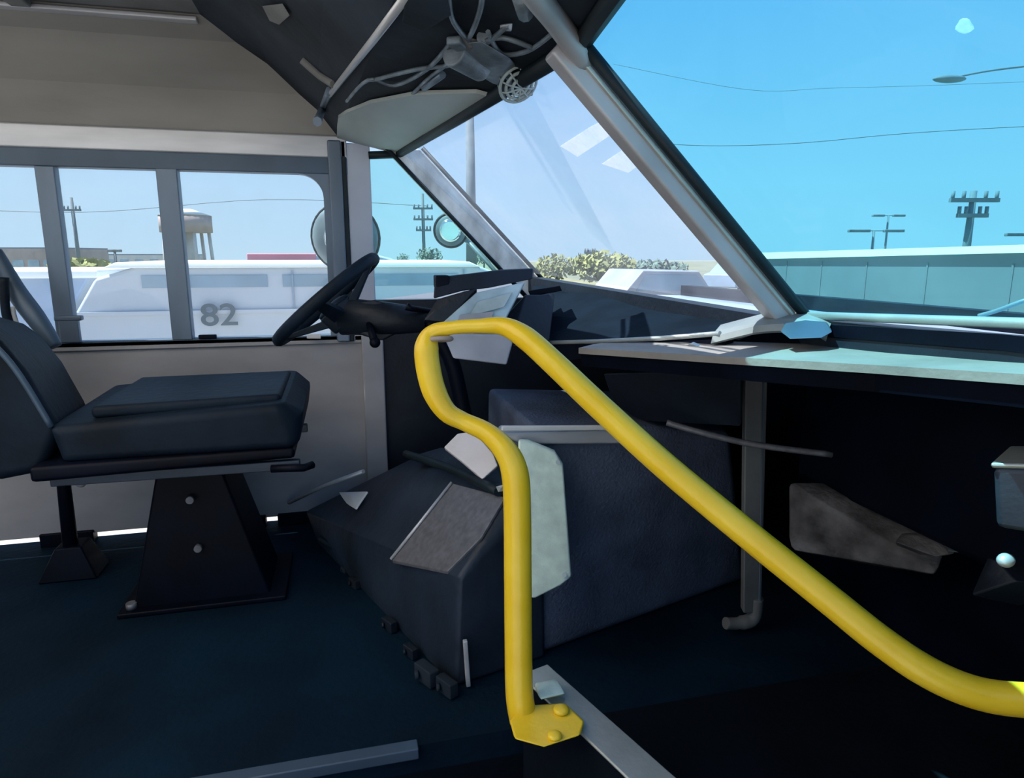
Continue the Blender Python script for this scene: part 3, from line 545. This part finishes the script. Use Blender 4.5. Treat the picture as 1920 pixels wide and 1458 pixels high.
# ================================================================== OVERHEAD ITEMS UNDER THE ROOF CAP
def onc(x, y, off=.02):                          # a point hanging just below the roof cap
    best = None
    for s in range(4):
        for i in range(len(Ys)-1):
            q = [cap(Ys[i], s), cap(Ys[i+1], s), cap(Ys[i+1], s+1), cap(Ys[i], s+1)]
            from mathutils.geometry import intersect_ray_tri
            for t in ((0, 1, 2), (0, 2, 3)):
                h = intersect_ray_tri(q[t[0]], q[t[1]], q[t[2]], ray(x, y), C0, True)
                if h and (best is None or (h-C0).length < (best-C0).length): best = h
    if best is None: best = UD(x, y, 1.6)
    return best-ray(x, y).normalized()*off
tag(MB().tube([onc(772, -20, .03), onc(700, 75, .03), onc(618, 178, .03)], .007, 8).build('roof_rod', 'rail'), 'thin pale rod crossing the dark roof cap diagonally', 'rod')
tag(MB().tube([onc(566, 112, .03), onc(600, 142, .03), onc(625, 158, .03)], .010, 8).build('roof_brace', 'ceil'), 'short grey brace meeting the pale rod from the left', 'brace')
tag(MB().tube(smooth_path([onc(618, 170, .03), onc(604, 205, .03), onc(595, 228, .03)], 4), .011, 8).build('roof_clip', 'mull'), 'grey clip hanging below the joint of rod and brace', 'clip')
tag(MB().tube([onc(795, 165, .04), onc(830, 140, .04)], .007, 8).build('visor_pin', 'mull'), 'short pale pin on the dark cap above the header panel', 'pin')
tag(MB().hull([onc(490, 10, .03), onc(530, 5, .03), onc(545, 30, .03), onc(525, 48, .03), onc(505, 40, .03), onc(510, 25, .01)]).build('roof_bracket', 'ceil', bevel=.005), 'small grey bracket at the top of the dark roof cap', 'bracket')
tag(MB().hull([onc(760, -20, .05), onc(840, -10, .05), onc(850, 30, .05), onc(800, 60, .05), onc(750, 40, .05), onc(800, 10, .02), onc(760, 40, .02)]).build('sun_visor', 'dark', bevel=.008), 'dark folded visor beside the pale rod', 'visor')
# defroster fan with cage on the header
fo = onc(945, 140, .10); ax = (C0-fo).normalized()*.45+Vector((.3, -.2, -.55)); ax.normalize()
ft = thing('dash_fan', onc(930, 100, .02), 'round caged defroster fan hanging from the windscreen header', 'fan')
fh = UD(972, 158, 1.22)
for k, R_ in enumerate((.036, .026, .015)):
    MB().torus(fh+ax*(.004*k), ax, R_, .0032, 30, 6).build('cage_ring', 'clear', ft)
x_, y_ = ax.orthogonal().normalized(), None; y_ = ax.cross(x_)
for k in range(10):
    a = k*PI/5; d = x_*math.cos(a)+y_*math.sin(a); MB().tube([fh+ax*.012, fh+d*.026+ax*.008, fh+d*.036, fh+d*.033-ax*.02], .0018, 6).build('cage_wire', 'clear', ft)
for k in range(4):
    a = k*PI/2+.3; d = x_*math.cos(a)+y_*math.sin(a); e2 = ax.cross(d)
    MB().hull([fh-ax*.008+d*.008, fh-ax*.016+d*.030+e2*.010, fh-ax*.006+d*.030-e2*.010, fh-ax*.016+d*.008+e2*.004, fh-ax*.017+d*.030]).build('blade', 'mach', ft)
MB().cyl(fh-ax*.05, fh-ax*.008, .016, .013, 18).build('motor', 'mach', ft, bevel=.004)
MB().tube(smooth_path([fh-ax*.04, UD(930, 110, 1.24), onc(905, 70, .02)], 5), .010, 10).build('bracket', 'mach', ft)
# wiper motor, linkage and wires
wm = thing('wiper_linkage', onc(880, 60, .02), 'grey wiper motor with rods and loose wires on the dark roof cap', 'mechanism')
MB().cyl(onc(850, 95, .05), onc(905, 130, .06), .026, .022, 18).build('motor', 'mach', wm, bevel=.004)
MB().bar(onc(850, 75, .05), onc(990, 175, .06), .026, .014).build('link_arm', 'mach', wm, bevel=.004)
MB().bar(onc(870, 112, .06), onc(955, 165, .07), .010, .010).build('link_arm', 'mull', wm, bevel=.002)
MB().hull([onc(x, y, o_) for x, y, o_ in ((835, 85, .03), (900, 75, .05), (960, 110, .05), (1000, 150, .05), (985, 178, .06), (930, 160, .06), (870, 125, .05), (915, 120, .08))]).build('housing', 'mach', wm, bevel=.006)
MB().hull([onc(x, y, o_) for x, y, o_ in ((860, 60, .02), (930, 85, .02), (905, 120, .02), (860, 110, .02), (880, 90, .06))]).build('mount', 'ceil', wm, bevel=.005)
MB().hull([onc(x, y, o_) for x, y, o_ in ((935, 45, .02), (965, 40, .02), (962, 60, .02), (935, 58, .02), (950, 50, .045))]).build('clamp', 'rail', wm, bevel=.004)
MB().tube([onc(975, -10, .03), onc(985, 25, .03)], .012, 10).build('link_arm', 'mach', wm)
for w in ([(760, 190), (800, 150), (850, 110), (880, 70), (900, 20), (905, -20)], [(700, 150), (780, 130), (850, 120), (900, 90), (950, 50)], [(840, -20), (850, 40), (890, 80), (940, 70), (1000, 90)], [(650, 190), (690, 150), (740, 160), (800, 130), (850, 75)], [(915, 60), (940, 100), (990, 95), (1040, 60)]):
    MB().tube(smooth_path([onc(x, y, .03) for x, y in w], 5), .0042, 6).build('wire', 'mach', wm)

# ================================================================== SMEARS AND PAINTED GLARE SPOT ON THE GLASS
def onglass(Ya, Yb, x, y, off=.003):
    A, B, Cc = base(Ya), base(Yb), hdr((Ya+Yb)/2); nm = (B-A).cross(Cc-A).normalized()
    if nm.dot(C0-A) < 0: nm = -nm
    d = ray(x, y); t = (A-C0).dot(nm)/d.dot(nm); return C0+d*t+nm*off
for i, (P, lab) in enumerate((([(1052, 272), (1110, 235), (1165, 208), (1180, 230), (1130, 262), (1085, 292)], 'upper pale wiper smear on the left windscreen pane'),
                              ([(1130, 305), (1175, 275), (1215, 262), (1222, 290), (1180, 322)], 'lower pale wiper smear on the left windscreen pane'))):
    tag(MB().slab([onglass(2.38, 1.08, x, y) for x, y in P], (.0006, 0, .0006)).build('wiper_smear', 'smear'), lab, 'smear')
tag(MB().slab([onglass(1.03, .3, 1812+16*math.cos(a)*(1+.2*math.sin(3*a)), 44+14*math.sin(a)) for a in [k*2*PI/14 for k in range(14)]], (.0006, 0, .0006)).build('glare_spot', 'glare'), 'glare spot painted white on the tinted pane at upper right', 'mark')

# ================================================================== OUTSIDE
GZ = -.75
gr = struct(MB().box((-150, -60, GZ-.1), (250, 260, GZ)).build('floor', 'asphalt'), 'grey asphalt lot outside'); gr.name = 'ground'
tag(struct(MB().slab([(-60, 10.5, GZ+.01), (80, 10.5, GZ+.01), (200, 240, GZ+.01), (-140, 240, GZ+.01)], (0, 0, .02)).build('grass_field', 'grass')), 'dry grass field beyond the vehicle rows')
def round_mirror(c, r, nrm, label):
    t = thing('round_mirror', c, label, 'mirror', 'round mirrors on the driver door'); del t['group']
    nv = Vector(nrm).normalized(); c = Vector(c)
    MB().ball(c, r, (1, 1, .28), 24, nv.to_track_quat('Z', 'Y').to_matrix().to_4x4()).build('shell', 'mirror', t)
    MB().torus(c+nv*.0, nv, r, .006, 32, 8).build('rim', 'rubber', t)
    MB().cyl(c-nv*.0, c-nv*.032, r*.85, r*.55, 24).build('glass', 'mglass', t)
    return t
m1 = round_mirror(U(648, 445, 2.62), .125, (.25, 1, .1), 'larger round door mirror seen either side of the slate door post')
MB().tube([U(648, 445, 2.66), U(650, 520, 2.62), U(655, 640, 2.44)], .010, 8).build('arm', 'mirror', m1)
m2 = round_mirror(U(845, 432, 2.62), .062, (.25, 1, .1), 'smaller round mirror seen beside the speckled left pillar')
MB().tube([U(845, 432, 2.66), U(880, 455, 2.60), U(930, 510, 2.43)], .008, 8).build('arm', 'mirror', m2)

def wheel_at(t, x, y, r):
    w = MB().cyl((x, y, GZ+r), (x, y+.22, GZ+r), r, seg=28).build('wheel', 'rubber', t, bevel=.02)
    MB().cyl((x, y-.008, GZ+r), (x, y+.02, GZ+r), r*.55, seg=20).build('hubcap', 'mull', w)
def van(name, prof, y0, wdt, bodym, label, cat, roofm='vanr', wins=(), wheels=(), mark=None):
    cx = sum(p[0] for p in prof)/len(prof); t = thing(name, (cx, y0+wdt/2, GZ), label, cat)
    MB().slab([(x, y0, z) for x, z in prof], (0, wdt, 0)).build('body', bodym, t, bevel=.03)
    for i, w in enumerate(wins): MB().slab([(x, y0-.008, z) for x, z in w], (0, .012, 0)).build('side_window', 'vwin', t)
    for x, r in wheels: wheel_at(t, x, y0-.01, r)
    return t
# nearest white van, side on
zr = .905
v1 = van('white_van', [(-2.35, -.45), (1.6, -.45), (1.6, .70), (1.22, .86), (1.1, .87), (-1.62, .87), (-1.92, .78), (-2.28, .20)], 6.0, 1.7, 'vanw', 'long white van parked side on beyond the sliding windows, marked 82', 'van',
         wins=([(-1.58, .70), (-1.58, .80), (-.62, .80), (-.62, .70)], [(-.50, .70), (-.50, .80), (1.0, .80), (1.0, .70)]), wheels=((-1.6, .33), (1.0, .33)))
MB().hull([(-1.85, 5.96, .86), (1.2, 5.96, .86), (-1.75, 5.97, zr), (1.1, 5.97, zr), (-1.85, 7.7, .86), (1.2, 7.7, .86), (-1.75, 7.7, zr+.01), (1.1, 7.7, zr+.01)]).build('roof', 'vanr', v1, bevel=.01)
MB().bar((-2.2, 5.985, .50), (1.55, 5.985, .50), .02, .03).build('rub_strip', 'vanw', v1)
MB().bar((-.42, 5.99, -.40), (-.42, 5.99, .84), .012, .012).build('door_seam', 'vand', v1)
MB().bar((1.05, 5.99, -.40), (1.05, 5.99, .84), .012, .012).build('door_seam', 'vand', v1)
MB().hull([(-.95, 5.955, .862), (-.45, 5.955, .862), (-.95, 5.955, .895), (-.45, 5.955, .895), (-.95, 5.99, .862), (-.45, 5.99, .895)]).build('lamp_bar', 'red', v1) if False else None
# the number on its door, built as flat letters
tcu = bpy.data.curves.new('number', 'FONT'); tcu.body = '82'; tcu.size = .27; tcu.extrude = .003; tcu.offset = .003; tcu.align_x = 'CENTER'; tcu.align_y = 'CENTER'
to = bpy.data.objects.new('number', tcu); COL.objects.link(to)
to.matrix_world = Matrix.Translation(U(411, 592, 5.955)) @ Matrix.Rotation(PI/2, 4, 'X') @ Matrix.Diagonal((1.1, .95, 1, 1)); bpy.context.view_layer.update()
dg = bpy.context.evaluated_depsgraph_get(); me = bpy.data.meshes.new_from_object(to.evaluated_get(dg)); me.transform(Matrix.Translation(-v1.matrix_world.translation) @ to.matrix_world)
me.materials.clear(); me.materials.append(M['ink']); bpy.data.objects.remove(to)
no = bpy.data.objects.new('number', me); COL.objects.link(no); no.parent = v1; no['label'] = 'dark number 82 on the van door'
# red and white vehicle roof just beyond
v2 = van('red_topped_van', [(-.95, -.45), (.6, -.45), (.6, .92), (.4, .97), (-.75, .97), (-.95, .85)], 8.2, 1.7, 'vanw', 'van with a red roof band just showing above the long white van', 'van', wheels=((-.6, .33), (.3, .33)))
MB().box((-1.05, 8.18, .90), (-.30, 8.4, .985)).build('roof_band', 'red', v2, bevel=.01)
# blue-grey shaded car further left, pale roof
def onroof(x, y, Y): return U(x, y, Y)
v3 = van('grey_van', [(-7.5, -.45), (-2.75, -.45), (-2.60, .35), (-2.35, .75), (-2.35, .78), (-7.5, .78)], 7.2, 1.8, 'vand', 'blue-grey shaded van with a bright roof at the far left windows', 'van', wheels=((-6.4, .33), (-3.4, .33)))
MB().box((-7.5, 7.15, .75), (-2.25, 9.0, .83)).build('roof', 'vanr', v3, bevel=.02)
# white vehicles seen through quarter window and left windscreen pane
xa, xb, xc, xd = (U(p, 530, 11).x for p in (1165, 1205, 1310, 1440)); zb_, zc_ = U(1300, 548, 11).z, U(1250, 508, 11).z
v4 = van('white_car', [(xa, -.45), (xd, -.45), (xd, zb_-.12), (xc+.3, zb_), (xc, zc_), (xb, zc_+.02), (xa+.05, zb_)], 11.0, 1.6, 'vhaze', 'pale car seen low through the left windscreen pane', 'car',
         wins=([(xb-.12, zb_+.04), (xb+.05, zc_-.06), (xc-.05, zc_-.07), (xc+.22, zb_+.04)],), wheels=((xa+.5, .3), (xd-.5, .3)))
MB().ball(U(1331, 549, 10.95), .10, (1.2, .5, .6)).build('car_highlight', 'vanr', v4)  # white ball standing in for a bright highlight on the car
# hazy cars ahead
cars = ((1395, 505, 32, 1.35, 'vand', 'small dusty car in the distance beside the centre post'),)
for x, y, D, sc, mt, lab in cars:
    c = UD(x, y, D); t = thing('parked_car', (c.x, c.y, GZ), lab, 'car')
    rot = Matrix.Translation((c.x, c.y, GZ)) @ Matrix.Rotation(.5, 4, 'Z')
    pr = [(-2.2, .3), (2.2, .3), (2.25, .75), (1.2, .95), (.7, 1.40), (-1.0, 1.42), (-1.7, .98), (-2.2, .9)]
    MB().slab([rot @ Vector((a, -.85, b)) for a, b in pr], (rot.to_3x3() @ Vector((0, 1.7, 0)))).build('body', mt, t, bevel=.06)
    MB().slab([rot @ Vector((a, -.87, b)) for a, b in ((-1.3, 1.0), (.9, .98), (.6, 1.32), (-.95, 1.34))], (rot.to_3x3() @ Vector((0, 1.74, 0)))).build('side_window', 'vwin', t)
    for s in (-1.35, 1.4):
        p0 = rot @ Vector((s, -.88, .32)); p1 = rot @ Vector((s, -.62, .32)); MB().cyl(p0, p1, .32, seg=20).build('wheel', 'rubber', t, bevel=.02)
# long white trailer to the right
a = U(1440, 476, 11.5); zt = a.z
def atz(x, D): p = UD(x, 470, D); return Vector((p.x, p.y, 0))
P0, P1 = atz(1425, 11.0), atz(2150, 4.3)
zt = 1.045
tl = thing('box_trailer', ((P0.x+P1.x)/2, (P0.y+P1.y)/2, GZ), 'long low white box trailer filling the view beyond the tinted pane', 'trailer')
nv = (P1-P0).normalized(); back = Vector((nv.y, -nv.x, 0)); back = back if back.x > 0 else -back
z0, z1 = UD(1425, 474, 11.0).z, UD(2150, 452, 4.3).z
MB().slab([(P0.x, P0.y, -.5), (P1.x, P1.y, -.5), (P1.x, P1.y, z1-.05), (P0.x, P0.y, z0-.10)], back*2.2).build('body', 'shadedb', tl)
b0, b1 = Vector((P0.x, P0.y, z0))-back*.06, Vector((P1.x, P1.y, z1))-back*.06
MB().slab([b0+Vector((0, 0, -.10)), b1+Vector((0, 0, -.055)), b1, b0], back*2.3).build('roof', 'vanr', tl)
for k in range(1, 6):
    q = P0.lerp(P1, k/6)-back*.004; MB().bar(Vector((q.x, q.y, -.48)), Vector((q.x, q.y, z0-.12)), .02, .008).build('panel_rib', 'shadedb', tl)
for k in (.12, .2, .85):
    q = P0.lerp(P1, k); MB().cyl(Vector((q.x, q.y, GZ+.42))-back*.02, Vector((q.x, q.y, GZ+.42))+back*.3, .42, seg=24).build('wheel', 'rubber', tl, bevel=.03)
tag(MB().tube(smooth_path([UD(1835, 592, 1.25), UD(1870, 582, 1.22), UD(1925, 562, 1.18), UD(1990, 545, 1.15)], 5), .004, 8).build('windscreen_wiper', 'mirror'), 'thin wiper arm outside at the lower right of the tinted pane', 'wiper')
# water tower
wt_ = UD(352, 460, 55); tx, ty = wt_.x, wt_.y
wtw = thing('water_tower', (tx, ty, GZ), 'tan water tower with a white cap partly behind the window mullion', 'water tower')
zt0, zt1, zt2 = UD(352, 436, 55).z, UD(352, 405, 55).z, UD(352, 393, 55).z
MB().cyl((tx, ty, zt0), (tx, ty, zt1), 2.0, seg=28).build('tank', 'tan', wtw)
MB().cyl((tx, ty, zt1), (tx, ty, zt2), 2.05, .6, 28).build('cap', 'vanr', wtw)
for k in range(6):
    a = k*PI/3; MB().tube([(tx+1.9*math.cos(a), ty+1.9*math.sin(a), GZ), (tx+1.7*math.cos(a), ty+1.7*math.sin(a), zt0)], .14, 8).build('leg', 'concrete', wtw)
MB().cyl((tx, ty, GZ), (tx, ty, zt0), .6, .6, 16).build('riser', 'concrete', wtw)
# distant buildings
def building(x0, x1, ytop, D, mt, label):
    a, b = UD(x0, 480, D), UD(x1, 480, D); z = UD((x0+x1)/2, ytop, D).z
    t = thing('distant_building', ((a.x+b.x)/2, (a.y+b.y)/2, GZ), label, 'building')
    dv = (b-a); dv.z = 0; pv = Vector((-dv.y, dv.x, 0)).normalized(); pv = pv if pv.y > 0 else -pv
    MB().slab([(a.x, a.y, GZ), (b.x, b.y, GZ), (b.x, b.y, z), (a.x, a.y, z)], pv*8).build('wall', mt, t)
    MB().slab([(a.x, a.y, z), (b.x, b.y, z), (b.x, b.y, z+.12), (a.x, a.y, z+.12)], pv*8-dv.normalized()*.0).build('roof', 'mull', t)
    for k in range(5):
        q = a.lerp(b, (k+.5)/5); MB().slab([Vector((q.x, q.y, GZ+.8))-pv*.03+dv.normalized()*s*.5+Vector((0, 0, h)) for s, h in ((-1, 0), (1, 0), (1, .6), (-1, .6))], pv*.04).build('window', 'vwin', t)
building(-40, 105, 466, 60, 'tan', 'low tan building on the horizon at the far left')
building(190, 330, 478, 80, 'concrete', 'low pale building on the horizon left of the water tower')
# utility poles
def pole(x, ytop, D, r, arms, label, cat='pole', extra=None):
    p = UD(x, 480, D); t = thing('utility_pole', (p.x, p.y, GZ), label, cat); zt = UD(x, ytop, D).z
    MB().cyl((p.x, p.y, GZ), (p.x, p.y, zt), r, r*.7, 12).build('shaft', 'pole', t)
    for ya, w in arms:
        z = UD(x, ya, D).z; h = RT*(w/F*D)
        ar = MB().bar(Vector((p.x, p.y-.1, z))-h, Vector((p.x, p.y-.1, z))+h, r*.9, r*.9).build('crossarm', 'pole', t)
        for s in (-.9, -.45, .45, .9): MB().cyl(Vector((p.x, p.y-.1, z))+h*s, Vector((p.x, p.y-.1, z+r*2))+h*s, r*.4, seg=8).build('insulator', 'pole', ar)
    return t
pole(1810, 360, 34, .22, ((377, 45), (405, 28)), 'wooden utility pole with two crossarms above the white trailer')
pole(795, 365, 40, .12, ((392, 18), (412, 18), (432, 14)), 'thin utility pole with stacked arms seen in the quarter window')
pole(884, 230, 30, .26, (), 'tall plain grey pole seen in the left windscreen pane by the pillar')
pole(147, 372, 45, .14, ((395, 16),), 'faint utility pole seen in the middle side window pane')
pole(1105, 468, 60, .2, ((474, 10),), 'short pole standing among the yellow-green bushes')
# parking lot lamps
def lot_lamp(x, yt, D, heads, label):
    p = UD(x, 480, D); t = thing('lot_lamp', (p.x, p.y, GZ), label, 'street lamp'); z = UD(x, yt, D).z
    MB().cyl((p.x, p.y, GZ), (p.x, p.y, z), .10, .07, 10).build('shaft', 'pole', t)
    for w0, w1 in heads:
        a, b = Vector((p.x, p.y, z))+RT*(w0/F*D), Vector((p.x, p.y, z))+RT*(w1/F*D)
        MB().bar(Vector((p.x, p.y, z)), (a+b)/2, .05, .05).build('arm', 'pole', t); MB().bar(a, b, .28, .16).build('lamp_head', 'pole', t, bevel=.03)
lot_lamp(1634, 433, 40, ((-48, -8), (18, 55)), 'twin-headed car park lamp above the trailer left of the pole')
lot_lamp(1658, 405, 52, ((-30, -8), (8, 30)), 'smaller farther twin-headed car park lamp behind the near one')
lot_lamp(1925, 440, 36, ((-45, -8), (8, 40)), 'car park lamp cut by the right frame edge')
lot_lamp(216, 470, 40, ((-12, 12), (-6, 6)), 'low dark lamp on the horizon in the middle side pane')
# cobra-head street lamp reaching in from the right, near the top
hp = UD(1780, 148, 16); t = thing('street_lamp', (UD(2150, 480, 16).x, UD(2150, 480, 16).y, GZ), 'street lamp head on a long arm reaching in from the right against the blue sky', 'street lamp')
pb_ = UD(2150, 480, 16); ptop = UD(2150, 112, 16)
MB().cyl((pb_.x, pb_.y, GZ), (pb_.x, pb_.y, ptop.z+.1), .09, .06, 12).build('shaft', 'pole', t)
MB().tube(smooth_path([UD(1800, 143, 16), UD(1860, 132, 16), UD(1960, 120, 16), Vector((pb_.x, pb_.y, ptop.z))], 5), .022, 8).build('arm', 'pole', t)
MB().ball(hp, .40, (1, .35, .22), 18, RT.to_track_quat('X', 'Z').to_matrix().to_4x4()).build('lamp_head', 'pole', t)
# power lines
def wire(pts, D, r, label): tag(MB().tube(smooth_path([UD(x, y, D) for x, y in pts], 6), r, 6).build('power_line', 'pole'), label, 'power line')
wire([(1150, 262), (1320, 273), (1500, 268), (1700, 250), (1950, 236), (2300, 225)], 34, .018, 'thin power line sagging across the middle of the tinted pane')
wire([(1150, 120), (1400, 168), (1560, 165), (1750, 160), (2000, 150)], 34, .010, 'faint power line just beneath the street lamp head')
wire([(-200, 385), (150, 398), (500, 374), (800, 386)], 44, .02, 'faint power line crossing the side windows')
# bushes and trees: crown made of many small leaf clumps
def bush(x, y, D, w, h, mt, label, nl=420, cat='bush'):
    c = UD(x, y, D); t = thing(cat, (c.x, c.y, GZ), label, cat); sx, sz = w/F*D, h/F*D; zb = c.z
    m = MB()
    for _ in range(nl):
        v = Vector((random.gauss(0, 1), random.gauss(0, 1), random.gauss(0, 1))).normalized()*random.random()**.4
        q = Vector((c.x, c.y, zb))+RT*v.x*sx+Vector((0, v.y*sx, v.z*sz)); s = sx*.13
        a = Vector((random.gauss(0, 1), random.gauss(0, 1), random.gauss(0, 1))).normalized(); b = a.orthogonal().normalized()
        f = [m.b.verts.new(q+a*s), m.b.verts.new(q+b*s*.6), m.b.verts.new(q-a*s), m.b.verts.new(q-b*s*.6)]; m.b.faces.new(f)
    m.build('foliage', mt, t)['kind'] = 'stuff'
    MB().tube([(c.x, c.y, GZ), (c.x+.1, c.y, zb)], [sx*.09, sx*.05], 8).build('stem', 'pole', t)
bush(1042, 500, 34, 38, 24, 'leaf', 'yellow-green bush nearest the pillar foot in the windscreen')
bush(1130, 500, 30, 62, 28, 'leaf', 'broad yellow-green bush in the middle of the windscreen', 700)
bush(1230, 505, 40, 60, 16, 'dleaf', 'low dark bush behind the blue-grey car')
bush(805, 480, 38, 26, 16, 'dleaf', 'dark shrub at the foot of the thin pole', 300)
bush(756, 484, 42, 14, 9, 'dleaf', 'small dark shrub left of the thin pole', 200)
bush(905, 480, 34, 26, 14, 'dleaf', 'dark shrub partly hidden by the speckled pillar', 300)
bush(155, 500, 30, 60, 14, 'leaf', 'pale green hedge beyond the grey van in the side window', 400)
